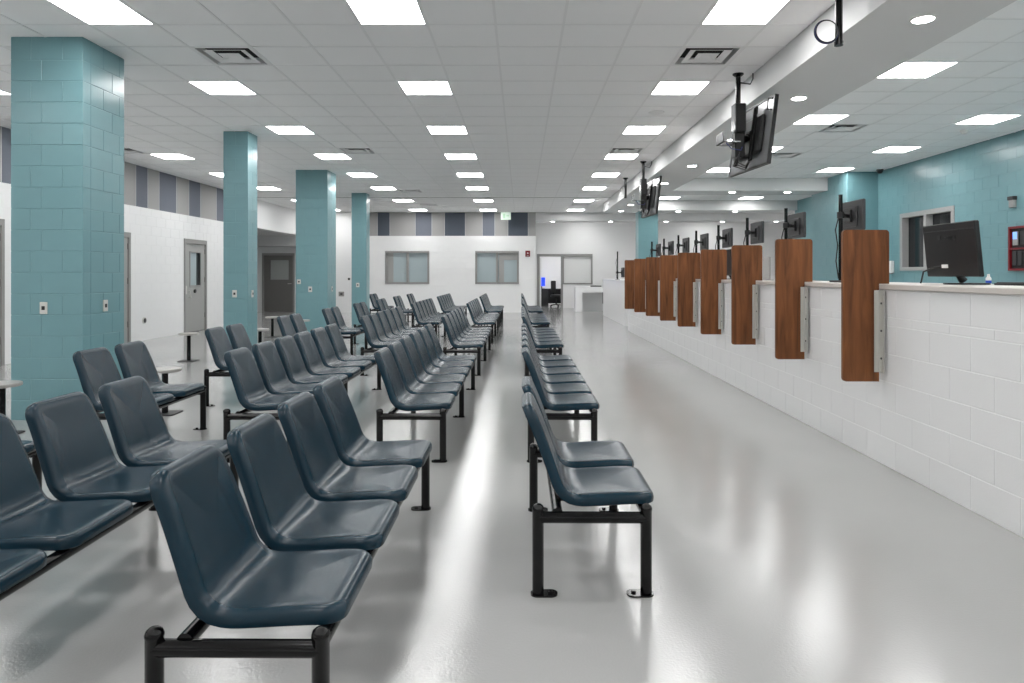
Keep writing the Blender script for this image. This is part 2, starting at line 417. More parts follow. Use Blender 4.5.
def far_window(n, W, mul, label, dark):
    x0, x1, z0, z1 = W
    d = thing('window_%d' % n, label, 'window', ((x0+x1)/2, YF, z0), kind='structure')
    o = lambda x: x-(x0+x1)/2
    hgt = z1-z0
    holes = [(o(x0)+.07, o(mul)-.04, .07, hgt-.07), (o(mul)+.04, o(x1)-.07, .07, hgt-.07)]
    box_with_holes('y', -.02, .16, o(x0), o(x1), 0, hgt, holes).build('frame', 'frame_grey', d)
    for h in holes: MB().box(h[0], h[1], .09, .1, h[2], h[3]).build('pane', 'glass_blue', d)
    for (a, b, c, e_) in dark: MB().box(o(a), o(b), .07, .088, c-z0, e_-z0).build('blind_edge', 'door_grey', d)
far_window(1, W1, fx(407.6), 'left of the two grey-framed windows in the far wall', [(W1[0]+.07, fx(393), W1[2]+.07, W1[3]-.07)])
far_window(2, W2, fx(497), 'right of the two grey-framed windows in the far wall', [(fx(498)+.03, fx(504), W2[2]+.07, W2[3]-.07), (fx(504), W2[1]-.07, fz(260), W2[3]-.07)])
# far right recess with an office behind glass
FX = lambda px: fx(px, YF2); FZ = lambda py: fz(py, YF2)
DO = (FX(539.5), FX(561.5), 0, FZ(256.3)); WO = (FX(563.8), FX(591), FZ(283), FZ(256.3))
wb = box_with_holes('y', YF2+.0022, YF2+.15, XF-.2, 11.4, 0, CEIL+.01, [(FX(537), FX(563), 0, FZ(254)), (FX(562), FX(592.5), FZ(284.3), FZ(254))]).build('wall_office', 'drywall'); tag(wb, 'plain off-white wall behind the far desk', 'wall', kind='structure')
wall_blocks(wb, 'y', YF2, -1, XF-.2, 11.4, courses(ZS), 'white_block', [(FX(537), FX(563), 0, FZ(254)), (FX(562), FX(592.5), FZ(284.3), FZ(254))], depth=.02)
ret = MB().box(XF-.2, XF, YF+.2, YF2, 0, CEIL).build('wall_return', 'drywall'); tag(ret, 'white return wall beside the office doorway', 'wall', kind='structure')
d = thing('door_5', 'grey-framed open office doorway with a dark desk beyond', 'doorway', (0, YF2, 0), kind='structure')
box_with_holes('y', -.03, .16, FX(537), FX(563), 0, FZ(254), [(FX(539.5), FX(561), -1, FZ(256.5))]).build('frame', 'frame_grey', d)
d.location.x = 0
MB().box(FX(539.6), FX(541.3), .05, .95, .01, 2.08).build('leaf', 'glass_white', d)
d = thing('window_3', 'grey-framed office window with a pale blind beside the doorway', 'window', (0, YF2, FZ(284.3)), kind='structure')
b0 = FZ(284.3)
box_with_holes('y', -.03, .16, FX(563), FX(592.5), 0, FZ(254)-b0, [(FX(564), FX(591), FZ(283)-b0, FZ(256.5)-b0)]).build('frame', 'frame_grey', d)
MB().box(FX(564), FX(591), .07, .08, FZ(283)-b0, FZ(256.5)-b0).build('pane', 'glass_white', d)
ofc = MB().box(XF-.2, 4.0, 31.8, 32.0, 0, 2.7).box(XF-.4, XF-.2, YF2+.15, 32.0, 0, 2.7).box(4.0, 4.2, YF2+.15, 32, 0, 2.7).box(XF-.4, 4.2, YF2+.15, 32, 2.7, 2.8).build('wall_office_inside', 'white_laminate')
tag(ofc, 'bright white inside of the far office seen through the doorway', 'wall', kind='structure')

# ------------------------------------------------------------------ right walls
RW = (12.54, 14.33, 1.47, 2.645)
wr = box_with_holes('x', XR+.0025, XR+.2, YB, 15.23, 0, CEIL+.01, [RW]).build('wall_right', 'teal_mortar'); tag(wr, 'teal painted block wall on the right with a dark window', 'wall', kind='structure')
wall_blocks(wr, 'x', XR, -1, YB, 15.23, courses(CEIL), 'teal_block', [RW], single=lambda u, z: u > 9.9 and z > 1.2)
XP = 7.2
wp = MB().box(XP+.0025, 8.6, 15.234, 17.096, 0, CEIL+.01).build('wall_pillar', 'teal_mortar'); tag(wp, 'wide teal block pier at the end of the teal wall', 'wall', kind='structure')
wall_blocks(wp, 'x', XP, -1, 15.23, 17.1, courses(CEIL), 'teal_block', single=lambda u, z: z > 1.2)
wall_blocks(wp, 'y', 15.23, -1, XP, XR, courses(CEIL), 'teal_block', single=lambda u, z: z > 1.2)
wq = MB().box(8.4525, 8.65, 17.1, 21.3, 0, CEIL+.01).build('wall_right_far', 'teal_mortar'); tag(wq, 'set-back far stretch of teal block wall', 'wall', kind='structure')
wall_blocks(wq, 'x', 8.45, -1, 17.1, 21.3, courses(CEIL), 'teal_block')
we = MB().box(8.45, 11.5, 21.3, 21.4, 0, CEIL).box(11.4, 11.5, 21.4, YF2, 0, CEIL).build('wall_right_end', 'drywall'); tag(we, 'plain white enclosure at the far right', 'wall', kind='structure')
bw = MB().box(XL-.2, XR+.2, YB-.2, YB, 0, CEIL).build('wall_back', 'drywall'); tag(bw, 'plain white wall behind the viewer', 'wall', kind='structure')
d = thing('window_4', 'dark two-pane window with pale grey frame in the teal wall', 'window', (XR, (RW[0]+RW[1])/2, RW[2]), kind='structure')
hh = RW[3]-RW[2]; hw = (RW[1]-RW[0])/2
hs = [(-hw+.09, -.03, .07, hh-.09), (.05, hw-.09, .07, hh-.09)]
box_with_holes('x', -.015, .17, -hw, hw, 0, hh, hs).build('frame', 'panel_light', d)
for h in hs: MB().box(.12, .13, h[0], h[1], h[2], h[3]).build('pane', 'glass_dark', d)

# ------------------------------------------------------------------ pillars
def pillar(name, x0, x1, y0, y1, zt, label, single):
    c = MB().box(x0+.003, x1-.003, y0+.003, y1-.003, 0, zt).build(name, 'teal_mortar'); tag(c, label, 'pillar', kind='structure')
    stuff = MB(); n = 0
    w_, dp = x1-x0, y1-y0
    zc = courses(zt)
    for k in range(len(zc)-1):
        z0, z1 = zc[k]+.0022, zc[k+1]-.0022
        if w_ > .5:
            t = .12
            if k % 2 == 0:
                cut = [(x0, x0+w_*.43, y0, y0+t), (x0+w_*.43, x1, y0, y0+t), (x1-t, x1, y0+t, y0+t+(dp-t)*.62), (x1-t, x1, y0+t+(dp-t)*.62, y1),
                       (x0, x0+w_*.5, y1-t, y1), (x0+w_*.5, x1-t, y1-t, y1), (x0, x0+t, y0+t, y0+dp*.6), (x0, x0+t, y0+dp*.6, y1-t)]
            else:
                cut = [(x0, x0+w_*.28, y0, y0+t), (x0+w_*.28, x0+w_*.72, y0, y0+t), (x0+w_*.72, x1, y0, y0+t), (x1-t, x1, y0+t, y0+t+(dp-t)*.36), (x1-t, x1, y0+t+(dp-t)*.36, y0+t+(dp-t)*.85), (x1-t, x1, y0+t+(dp-t)*.85, y1),
                       (x0, x0+w_*.4, y1-t, y1), (x0+w_*.4, x1-t, y1-t, y1), (x0, x0+t, y0+t, y0+dp*.4), (x0, x0+t, y0+dp*.4, y1-t)]
        else:
            if k % 2 == 0: cut = [(x0, x1, y0, (y0+y1)/2), (x0, x1, (y0+y1)/2, y1)]
            else: cut = [(x0, (x0+x1)/2, y0, y1), ((x0+x1)/2, x1, y0, y1)]
        for (a, b, e, g) in cut:
            j = .0022
            a2 = a+(j if a > x0+.001 else 0); b2 = b-(j if b < x1-.001 else 0); e2 = e+(j if e > y0+.001 else 0); g2 = g-(j if g < y1-.001 else 0)
            if single:
                MB().cbox(a2-x0, b2-x0, e2-y0, g2-y0, 0, z1-z0, .003).build('block', 'teal_block', c, fix=False).location = (x0, y0, z0)
            else: stuff.cbox(a2, b2, e2, g2, z0, z1, .003); n += 1
    if n: stuff.build('block_courses', 'teal_block', c, fix=False)['kind'] = 'stuff'
    return c
pillar('pillar', -4.868, -4.18, 6.583, 7.27, CEIL, 'nearest and widest teal block pillar at the left', True)
pillar('pillar', -4.715, -4.325, 10.93, 11.32, CEIL, 'slim teal block pillar, second from the viewer', True)
pillar('pillar', -4.885, -4.195, 14.96, 15.64, CEIL, 'broad teal block pillar, third from the viewer', False)
pillar('pillar', -4.715, -4.3, 19.2, 19.6, CEIL, 'slim teal block pillar nearest the striped far wall', False)
pillar('pillar', 3.66, 4.27, 21.5, 22.05, ZS, 'teal block pillar standing behind the service counter', False)
def plate(name, label, axis, face, nrm, u, z, w_, h_, grp=None, m='outlet', hole=True, cat='outlet'):
    loc = (face, u, z) if axis == 'x' else (u, face, z)
    t = thing(name, label, cat, loc, group=grp)
    s = nrm
    mb = MB(); hb = MB()
    a, b = sorted((0, .012*s)); a2, b2 = sorted((.010*s, .016*s))
    if axis == 'x':
        mb.cbox(a, b, -w_/2, w_/2, -h_/2, h_/2, .003); hb.cbox(a2, b2, -w_*.22, w_*.22, -h_*.16, h_*.16, .002)
    else:
        mb.cbox(-w_/2, w_/2, a, b, -h_/2, h_/2, .003); hb.cbox(-w_*.22, w_*.22, a2, b2, -h_*.16, h_*.16, .002)
    mb.build('cover', m, t, fix=False)
    if hole: hb.build('socket', 'black_plastic', t, fix=False)
plate('wall_socket', 'steel socket plate on the front of the nearest teal pillar', 'y', 6.583, -1, fx(44, 6.583), fz(308, 6.583), .07, .115)
plate('wall_socket', 'steel socket plate on the right side of the nearest teal pillar', 'x', -4.18, 1, 6.93, fz(305.6, 6.93), .07, .115)
plate('wall_socket', 'pale socket plate on the front of the slim second pillar', 'y', 10.93, -1, fx(234.7, 10.93), fz(293.7, 10.93), .07, .115)
plate('wall_socket', 'pale socket plate on the right side of the slim second pillar', 'x', -4.325, 1, 11.1, fz(293.7, 11.1), .07, .115)
plate('wall_socket', 'upper left pale plate on the broad third pillar', 'y', 14.96, -1, fx(299, 14.96), fz(281.7, 14.96), .08, .1)
plate('wall_socket', 'lower pale plate on the front of the broad third pillar', 'y', 14.96, -1, fx(310.3, 14.96), fz(289.3, 14.96), .08, .12)
plate('wall_socket', 'pale plate on the right side of the broad third pillar', 'x', -4.195, 1, 15.3, fz(289, 15.3), .07, .115)
plate('wall_socket', 'pale plate on the farthest slim pillar', 'y', 19.2, -1, fx(357.8, 19.2), fz(285, 19.2), .09, .12)
plate('wall_grille', 'grey double grille plate low on the far wall left of the last pillar', 'y', YF, -1, fx(341.4), fz(294), .2, .17, m='frame_grey', cat='grille')
plate('wall_button', 'dark round button on the far wall left of the last pillar', 'y', YF, -1, fx(349), fz(279), .08, .08, m='dark_plastic', cat='button')
t = thing('pipe_cover', 'round dark grommet low on the left white wall', 'grommet', (XL, 14.55, .42))
MB().tube([(-.002, 0, 0), (.02, 0, 0)], .07, 16).build('ring', 'steel', t, True); MB().tube([(.012, 0, 0), (.022, 0, 0)], .05, 16).build('plug', 'dark_plastic', t, True)

# ------------------------------------------------------------------ ceiling lights, vents, downlights
FRM = MB()
for (a, b, c_, e_) in ((-.3, .3, -.3, -.285), (-.3, .3, .285, .3), (-.3, -.285, -.285, .285), (.285, .3, -.285, .285)): FRM.box(a, b, c_, e_, -.004, .03)
FRM.box(-.3, .3, -.3, .3, .0305, .035)
FRM = FRM.mesh('frame', 'tbar', fix=False); DIF = MB().box(-.285, .285, -.285, .285, 0, .01).mesh('diffuser', 'panel_glow', fix=False)
for (c0, cname, q, k, side) in LIGHTS:
    cx, cy = c0[0]+T/2, c0[1]+T/2
    vis = sum(1 for L in LIGHTS if L[1] == cname and L[0][1]+T/2 > 5.2 and (L[0][1] < c0[1] or (L[0][1] == c0[1] and L[0][0] < c0[0])))
    if side == 'f': lab = 'square white ceiling light panel %s, %s from the left' % (cname, ORD[vis])
    elif cy > 5.2: lab = 'square white ceiling light panel %s, %s from the viewer' % (cname, ORD[vis])
    else: lab = 'square white ceiling light panel %s, %s behind the viewer' % (cname, ORD[sum(1 for L in LIGHTS if L[1] == cname and c0[1] < L[0][1] and L[0][1]+T/2 <= 5.2)])
    t = thing('ceiling_light', lab, 'ceiling light', (cx, cy, CEIL-.002), group='square ceiling light panels')
    put('frame', FRM, t); put('diffuser', DIF, t)
VB = MB().box(-.29, .29, -.29, .29, .075, .08).mesh('backing', 'vent_black', fix=False)
def sqring(a, za, b, zb):
    v = []
    for (h, z) in ((a, za), (b, zb)): v += [(-h, -h, z), (h, -h, z), (h, h, z), (-h, h, z)]
    return v, [(0, 1, 5, 4), (1, 2, 6, 5), (2, 3, 7, 6), (3, 0, 4, 7)]
LOUV = []
for (a, b) in ((.3, .285), (.215, .15), (.11, .04)):
    mb = MB()
    if a == .3:
        for (p, q, r, s2) in ((-.3, .3, -.3, -.27), (-.3, .3, .27, .3), (-.3, -.27, -.27, .27), (.27, .3, -.27, .27)): mb.box(p, q, r, s2, -.004, .07)
    else:
        v, f = sqring(a, -.004, b, .014); mb.add(v, f); v, f = sqring(a-.006, -.004, b-.006, .014); mb.add(v, f); v, f = sqring(a, -.004, a-.006, -.004); mb.add(v, f)
    LOUV.append(mb.mesh('louvre', 'tbar', fix=False))
MID = MB().box(-.045, .045, -.045, .045, .012, .018).mesh('centre_plate', 'tbar', fix=False)
for (c0, lab) in VENTS:
    t = thing('ceiling_vent', lab, 'air vent', (c0[0]+T/2, c0[1]+T/2, CEIL), group='ceiling air vents')
    put('backing', VB, t)
    for i, L in enumerate(LOUV): put('frame' if i == 0 else 'louvre', L, t)
    put('centre_plate', MID, t)
DR = MB().lathe([(.095, 0), (.095, -.006), (.08, -.008), (.075, -.004), (.075, 0)], 24).mesh('trim_ring', 'white_plastic', True); DD = MB().lathe([(.073, -.003), (.073, -.009)], 24).mesh('lamp', 'down_glow', False)
def downlight(x, y, z, lab):
    t = thing('downlight', lab, 'downlight', (x, y, z), group='round recessed downlights')
    put('trim_ring', DR, t); put('lamp', DD, t)
for i, y in enumerate([-1.88, .52, 2.92, 5.32, 7.7, 10.1, 12.5, 14.9, 17.2, 19.5, 21.4]):
    downlight(3.1, y, ZS, 'round downlight in the long soffit, %s from the viewer' % ORD[i-3] if i >= 3 else 'round downlight in the long soffit, %s behind the viewer' % ORD[2-i])
for x, n in ((5.05, 'left'), (6.37, 'right')): downlight(x, 16.5, ZS, 'round downlight in the nearer cross soffit, %s one' % n)
for x, n in ((4.9, 'left'), (6.67, 'right')): downlight(x, 21.5, ZS, 'round downlight in the farther cross soffit, %s one' % n)
for i, x in enumerate((1.18, 3.34, 5.4, 7.5, 9.5)): downlight(x, 25.7, ZS, 'round downlight under the far grey soffit, %s from the left' % ORD[i])
downlight(-9.25, 23.3, PZ, 'round downlight in the dark recess ceiling on the left')
for x, n in ((1.2, 'left'), (2.9, 'right')):
    t = thing('ceiling_light', 'square ceiling light added unseen inside the far office, %s one' % n, 'ceiling light', (x, 30.2, 2.69)); put('frame', FRM, t); put('diffuser', DIF, t)  # unseen pair added to make the office interior brighter
tag(MB().lathe([(.11, 0), (.11, -.01), (.09, -.014)], 24, (1.89, 9.63, CEIL-.002)).build('ceiling_speaker', 'tbar', smooth=True), 'round flush speaker grille in the ceiling beside the soffit', 'speaker')
t = thing('smoke_detector', 'small white detector dome on the ceiling by the teal wall', 'detector', (fx(964, 10.86), 10.86, CEIL))
MB().lathe([(.06, 0), (.06, -.02), (.05, -.028)], 20).build('base', 'white_plastic', t, True); MB().lathe([(.045, -.026), (.04, -.05), (.02, -.06)], 20).build('dome', 'white_plastic', t, True)
t = thing('security_camera', 'small dark camera dome at the teal wall corner of the ceiling', 'camera', (7.75, 14.9, CEIL))
MB().lathe([(.07, 0), (.07, -.03)], 20).build('base', 'dark_plastic', t, True); MB().lathe([(.06, -.03), (.055, -.06), (.03, -.085)], 20).build('dome', 'black_plastic', t, True)
t = thing('exit_sign', 'pale glowing exit sign hung under the ceiling at the far wall', 'sign', (fx(505.8, 24.8), 24.8, CEIL))
MB().box(-.02, .02, -.02, .02, -.03, 0).build('hanger', 'white_plastic', t); MB().cbox(-.18, .18, -.025, .025, -.30, -.03, .006).build('face', 'exit_sign', t)
MB().box(-.11, -.02, -.027, -.025, -.25, -.08).box(.02, .12, -.027, -.025, -.18, -.14).build('symbol', 'exit_green', t)
t = thing('fire_alarm', 'red fire alarm box on the far white wall right of the windows', 'alarm', (fx(527.7), YF, fz(253.7)))
MB().cbox(-.085, .085, -.05, 0, -.11, .11, .006).build('housing', 'red', t); MB().cbox(-.025, .025, -.056, -.048, .0, .04, .003).build('lens', 'white_plastic', t); MB().box(-.04, .04, -.053, -.048, -.08, -.05).build('mark', 'door_grey', t)

# ------------------------------------------------------------------ beam seating
PIT = .535
def crom(p0, p1, p2, p3, t):
    return tuple(.5*((2*b)+(-a+c)*t+(2*a-5*b+4*c-d_)*t*t+(-a+3*b-3*c+d_)*t**3) for a, b, c, d_ in zip(p0, p1, p2, p3))
def seat_mesh():
    K = [(.524, .424), (.44, .427), (.34, .423), (.25, .418), (.19, .417), (.146, .428), (.117, .458), (.096, .513), (.065, .60), (.027, .70), (-.008, .78), (-.029, .819)]
    P = []
    for i in range(len(K)-1):
        a, b, c, d_ = K[max(i-1, 0)], K[i], K[i+1], K[min(i+2, len(K)-1)]
        for q in range(5): P.append(crom(a, b, c, d_, q/5))
    P.append(K[-1])
    S = [0]
    for a, b in zip(P[:-1], P[1:]): S.append(S[-1]+math.hypot(b[0]-a[0], b[1]-a[1]))
    Lt = S[-1]
    def at(s):
        s = min(max(s, 0), Lt)
        for i in range(len(S)-1):
            if s <= S[i+1]:
                t = (s-S[i])/(S[i+1]-S[i]); return (P[i][0]+(P[i+1][0]-P[i][0])*t, P[i][1]+(P[i+1][1]-P[i][1])*t)
        return P[-1]
    def place(s, y, n):
        p = at(s); a, b = at(s-.015), at(s+.015); tx, tz = b[0]-a[0], b[1]-a[1]; l = math.hypot(tx, tz); tx /= l; tz /= l
        f = s/Lt; taper = 1 if f < .5 else 1-.13*((f-.5)/.5)**1.3
        return (p[0]+tz*n, y*taper, p[1]-tx*n)
    W = .231
    NS, NC, NW = 30, 6, 7
    fr = [i/(NS-1) for i in range(NS)]
    def ring(d, n):
        pts = []
        r = max(.07-d, .004) if d < .066 else .004
        s0, s1, w_ = d, Lt-d, W-d
        r = min(r, w_*.9)
        side = [s0+r+(s1-s0-2*r)*f for f in fr]
        for s in side: pts.append((s, w_))                                  # one side, front to top
        for k in range(1, NC): a = math.pi/2*k/NC; pts.append((s1-r+r*math.sin(a), w_-r+r*math.cos(a)))
        for k in range(NW): pts.append((s1, (w_-r)*(1-2*k/(NW-1))))
        for k in range(1, NC): a = math.pi/2*k/NC; pts.append((s1-r+r*math.cos(a), -w_+r-r*math.sin(a)))
        for s in reversed(side): pts.append((s, -w_))
        for k in range(1, NC): a = math.pi/2*k/NC; pts.append((s0+r-r*math.sin(a), -w_+r-r*math.cos(a)))
        for k in range(NW): pts.append((s0, (w_-r)*(-1+2*k/(NW-1))))
        for k in range(1, NC): a = math.pi/2*k/NC; pts.append((s0+r-r*math.cos(a), w_-r+r*math.sin(a)))
        return [place(s, y, n) for (s, y) in pts]
    prof = [(.006, -.050), (.001, -.046), (0, -.036), (0, -.026), (.003, -.016), (.008, -.0085), (.015, -.0035), (.025, -.0008), (.037, 0), (.06, -.0025), (.095, -.006), (.14, -.009), (.19, -.0105), (.217, -.011)]
    rings = [ring(d, n) for d, n in prof]
    N = len(rings[0]); v = [p for r in rings for p in r]; f = []
    for i in range(len(rings)-1):
        for j in range(N): f.append((i*N+j, i*N+(j+1) % N, (i+1)*N+(j+1) % N, (i+1)*N+j))
    e1 = NS-1; b0 = NS+(NC-1)*2+NW          # start of the second side (top to front)
    for base, flip in ((0, True), ((len(rings)-1)*N, False)):
        for k in range(NS-1):
            q = (base+k, base+k+1, base+b0+NS-2-k, base+b0+NS-1-k); f.append(q[::-1] if flip else q)
        q = tuple(base+k for k in range(e1, b0+1)); f.append(q[::-1] if flip else q)
        q = tuple(base+k for k in range(b0+NS-1, N))+(base,); f.append(q[::-1] if flip else q)
    mb = MB(); mb.add(v, f); return mb.mesh('seat', 'seat', True)
SEAT = seat_mesh()
RZ, PX, PR = .352, .47, .025
BRK = MB().box(.1, .49, -.13, -.095, .366, .38).box(.1, .49, .095, .13, .366, .38).box(.1, .14, -.13, .13, .36, .378).box(.43, .49, -.13, .13, .36, .38).mesh('mounting_bracket', 'black_metal', fix=False)
LEG = MB().lathe([(PR, .006), (PR, .366), (PR*1.06, .368), (PR*1.06, .374), (PR*.9, .385), (PR*.55, .392), (PR*.1, .395)], 14).mesh('leg', 'black_metal', True)
FOOT = MB().prism(rrect(-.032, .085, -.034, .034, .03, 5), 'z', 0, .007).lathe([(.011, .007), (.011, .013), (.006, .016)], 8, (.055, 0, 0)).mesh('foot_plate', 'black_metal', fix=True)
FOOT2 = MB().prism(rrect(-.085, .032, -.034, .034, .03, 5), 'z', 0, .007).lathe([(.011, .007), (.011, .013), (.006, .016)], 8, (-.055, 0, 0)).mesh('foot_plate', 'black_metal', fix=True)
CROSS = MB().tube([(0, 0, .335), (PX, 0, .333)], .025, 14).mesh('crossbar', 'black_metal', True)
RAILS = {}
def rail_mesh(n):
    if n not in RAILS: RAILS[n] = MB().tube([(0, 0, 0), (0, n*PIT, 0)], .024, 14).mesh('rail', 'black_metal', True)
    return RAILS[n]
def bench(x, y, n, label, grp):
    t = thing('bench', label, 'bench', (x, y, 0), group=grp)
    for k in range(n):
        s = put('seat', SEAT, t, (0, (k+.5)*PIT, 0)); put('mounting_bracket', BRK, s)
    put('rail', rail_mesh(n), t, (.085, 0, RZ)); put('rail', rail_mesh(n), t, (PX, 0, RZ))
    posts = [0, n*PIT] if n <= 4 else [0, n*PIT/2, n*PIT]
    for p in posts:
        put('crossbar', CROSS, t, (0, p, 0))
        a = put('leg', LEG, t, (0, p, 0)); put('foot_plate', FOOT, a)
        b = put('leg', LEG, t, (PX, p, 0)); put('foot_plate', FOOT2, b)
G = 'dark blue-grey beam seating'
STY = [5.126, 9.5, 13.92, 18.3]
XRB, XLB, XMB, XNB = .074, -1.05, -2.185, -3.325
bench(XRB, 3.0, 2, 'two-seat dark blue bench standing alone nearest the viewer at the right aisle', G)
for i, y in enumerate(STY): bench(XRB, y, 6, 'six-seat dark blue bench in the right aisle row, %s from the viewer' % ORD[i+1], G)
bench(XLB+.014, 1.95, 4, 'four-seat dark blue bench in the foreground, its near end cut by the bottom edge', G)
for i, y in enumerate(STY): bench(XLB, y, 6, 'six-seat dark blue bench left of the central aisle, %s from the viewer' % ORD[i+1], G)
bench(XMB+.015, 1.95, 4, 'four-seat dark blue bench cut by the lower left picture edge', G)
for i, y in enumerate(STY): bench(XMB, y, 6, 'six-seat dark blue bench in the third row from the right, %s from the viewer' % ORD[i+1], G)
bench(XNB, 3.0, 2, 'two-seat dark blue bench barely seen at the left picture edge', G)
NL = ['beside the nearest teal pillar', 'just in front of the slim second pillar', 'in front of the broad third pillar, nearer one', 'right of the broad third pillar', 'left of the third long row, before the last pillar', 'right of the last slim pillar', 'left of the farthest long benches, next to last', 'closest to the left far window']
for i in range(8): bench(XNB, 5.126+2.17*i, 2, 'two-seat dark blue bench '+NL[i], G)
bench(-4.44, 20.3, 2, 'two-seat dark blue bench half hidden behind the last slim pillar', G)

# ------------------------------------------------------------------ fixed stools
ST = MB().lathe([(.138, .418), (.15, .422), (.153, .435), (.15, .448), (.138, .452)], 28).mesh('stool_top', 'steel_top', True)
SP = MB().tube([(0, 0, .01), (0, 0, .427)], .03, 14).mesh('post', 'black_metal', True)
SB = MB().prism(rrect(-.13, .13, -.13, .13, .03), 'z', 0, .01).mesh('base_plate', 'dark_plastic')
for (x, y, lab) in ((-4.51, 5.99, 'round steel-topped stool in front of the nearest teal pillar'), (-3.56, 6.9, 'round steel-topped stool right of the nearest teal pillar'),
                    (-5.34, 11.09, 'round steel-topped stool left of the slim second pillar'), (-4.52, 11.95, 'round steel-topped stool just behind the slim second pillar'),
                    (-5.55, 15.4, 'round steel-topped stool left of the broad third pillar'), (-4.53, 14.3, 'round steel-topped stool in front of the broad third pillar')):
    t = thing('stool', lab, 'stool', (x, y, 0), group='fixed round stools by the pillars')
    put('stool_top', ST, t); put('post', SP, t); put('base_plate', SB, t)

# ------------------------------------------------------------------ service counter
CX, CZ = 2.65, 1.32
YE = 17.1
ct = MB().box(CX+.0025, 3.3, -2.5, YE, 0, CZ-.04).build('service_counter', 'white_mortar'); tag(ct, 'long white painted block service counter along the right', 'counter')
zc = [0]+[.004+CRS*k for k in range(1, 6)]+[1.02+.062, CZ-.04]
wall_blocks(ct, 'x', CX, -1, -2.5, YE, zc, 'counter_block', single=lambda u, z: 3.2 < u < 9.4)
wall_blocks(ct, 'y', YE, 1, CX, 3.3, zc, 'counter_block')
MB().cbox(CX-.022, 3.4, -2.52, YE+.02, CZ-.04, CZ, .006).build('worktop', 'counter_top', ct)
BY = [5.06+1.33*k for k in range(9)]
BRD = []
xl, xr, xr2, zb, zt_ = -.288, -.004, .05, .605, 1.718
out = []
r = .025
def arc(cx, cz, a0, a1, n=4): return [(cx+r*math.cos(math.radians(a0+(a1-a0)*i/n)), cz+r*math.sin(math.radians(a0+(a1-a0)*i/n))) for i in range(n+1)]
out = arc(xl+r, zb+r, 180, 270)+[(xr-.02, zb), (xr-.02, CZ+.002), (xr2, CZ+.002)]+arc(xr2-r, zt_-r, 0, 90)+arc(xl+r, zt_-r, 90, 180)
bm_ = MB().prism(out, 'y', 0, .03).mesh('board', 'wood')
bk1 = MB().cbox(-.062, -.028, -.008, 0, .675, 1.275, .002).mesh('bracket', 'steel'); bk2 = MB().cbox(-.03, -.023, -.075, 0, .675, 1.275, .002).mesh('bracket', 'steel')
scw = MB()
for z in (.78, .98, 1.18): scw.tube([(-.034, -.045, z), (-.028, -.045, z)], .008, 8)
scw = scw.mesh('screws', 'dark_plastic')
for k, y in enumerate(BY):
    t = thing('privacy_board', 'brown wood-grain privacy board on the white counter, %s from the viewer' % ORD[k], 'divider', (CX, y, 0), group='wood-grain privacy boards along the counter')
    put('board', bm_, t); a = put('bracket', bk1, t); b = put('bracket', bk2, t); put('screws', scw, b)
# second counter, desk beyond
c2 = MB().box(2.81, 3.5, 18.6, 23.6, 0, 1.2).build('service_counter', 'white_laminate'); tag(c2, 'short plain white counter beyond the end of the long counter', 'counter')
MB().cbox(2.79, 3.52, 18.58, 23.62, 1.2, 1.24, .005).build('worktop', 'white_laminate', c2)
MB().box(CX+.25, CX+.29, YE+.35, YE+.4, 0, 1.0).build('gate_post', 'dark_plastic'); 
gp = bpy.data.objects['gate_post']; tag(gp, 'dark slim post in the gap between the two white counters', 'post')
DXa, DXb, DY, DZ = 2.03, 3.9, 25.75, .93
dk = thing('writing_desk', 'white thick-edged standing desk against the far office wall', 'desk', (2.03, DY, 0))
MB().box(0, .26, 0, .75, 0, DZ-.21).build('side_panel', 'white_laminate', dk); MB().box(0, 1.9, 0, .75, DZ-.21, DZ).build('top', 'white_laminate', dk)
MB().box(1.64, 1.9, 0, .75, 0, DZ-.21).build('side_panel', 'white_laminate', dk); MB().box(.26, 1.64, .7, .74, 0, DZ-.21).build('back_panel', 'white_laminate', dk)
MB().box(1.02, 1.08, .05, .1, .3, DZ-.21).build('bracket', 'dark_plastic', dk)
MB().cbox(.6, 1.0, .2, .45, DZ, DZ+.04, .01).build('tray', 'dark_plastic'); tr = bpy.data.objects['tray']; tr.location = (2.03, DY, 0); tag(tr, 'dark flat tray lying on the white standing desk', 'tray')
# office furniture
od = thing('office_desk', 'dark grey office desk seen through the far doorway', 'desk', (0, 30.2, 0))
MB().box(.86, 1.2, 0, .7, 0, .72).build('pedestal', 'dark_plastic', od); MB().box(.8, 2.4, 0, .75, .72, .76).build('top', 'dark_plastic', od); MB().box(1.2, 2.3, .6, .64, .1, .72).build('modesty_panel', 'black_plastic', od)
om = thing('monitor', 'glowing blue computer monitor on the far office desk', 'monitor', (.92, 30.5, .76))
MB().cbox(-.12, .12, -.1, .1, 0, .015, .004).build('base', 'black_plastic', om); MB().box(-.02, .02, -.01, .02, .015, .2).build('neck', 'black_plastic', om)
MB().cbox(-.14, .14, -.03, 0, .12, .5, .006).build('screen', 'screen_blue', om)
oc = thing('office_chair', 'black swivel chair in the far office', 'chair', (1.52, 29.85, 0))
MB().lathe([(.24, .42), (.26, .45), (.26, .5), (.22, .52)], 20).build('seat', 'black_plastic', oc, True); MB().cbox(-.22, .0, .2, .26, .6, 1.12, .03).build('backrest', 'black_plastic', oc); MB().tube([(0, 0, .08), (0, 0, .43)], .03, 10).build('column', 'black_metal', oc)
for k in range(5):
    a = 2*math.pi*k/5; MB().tube([(0, 0, .1), (.28*math.cos(a), .28*math.sin(a), .06), (.28*math.cos(a), .28*math.sin(a), 0)], .02, 8).build('base_arm', 'black_metal', oc)
MB().tube([(0, .1, .47), (-.1, .26, .5), (-.1, .24, .7)], .02, 8).build('back_bar', 'black_metal', oc)

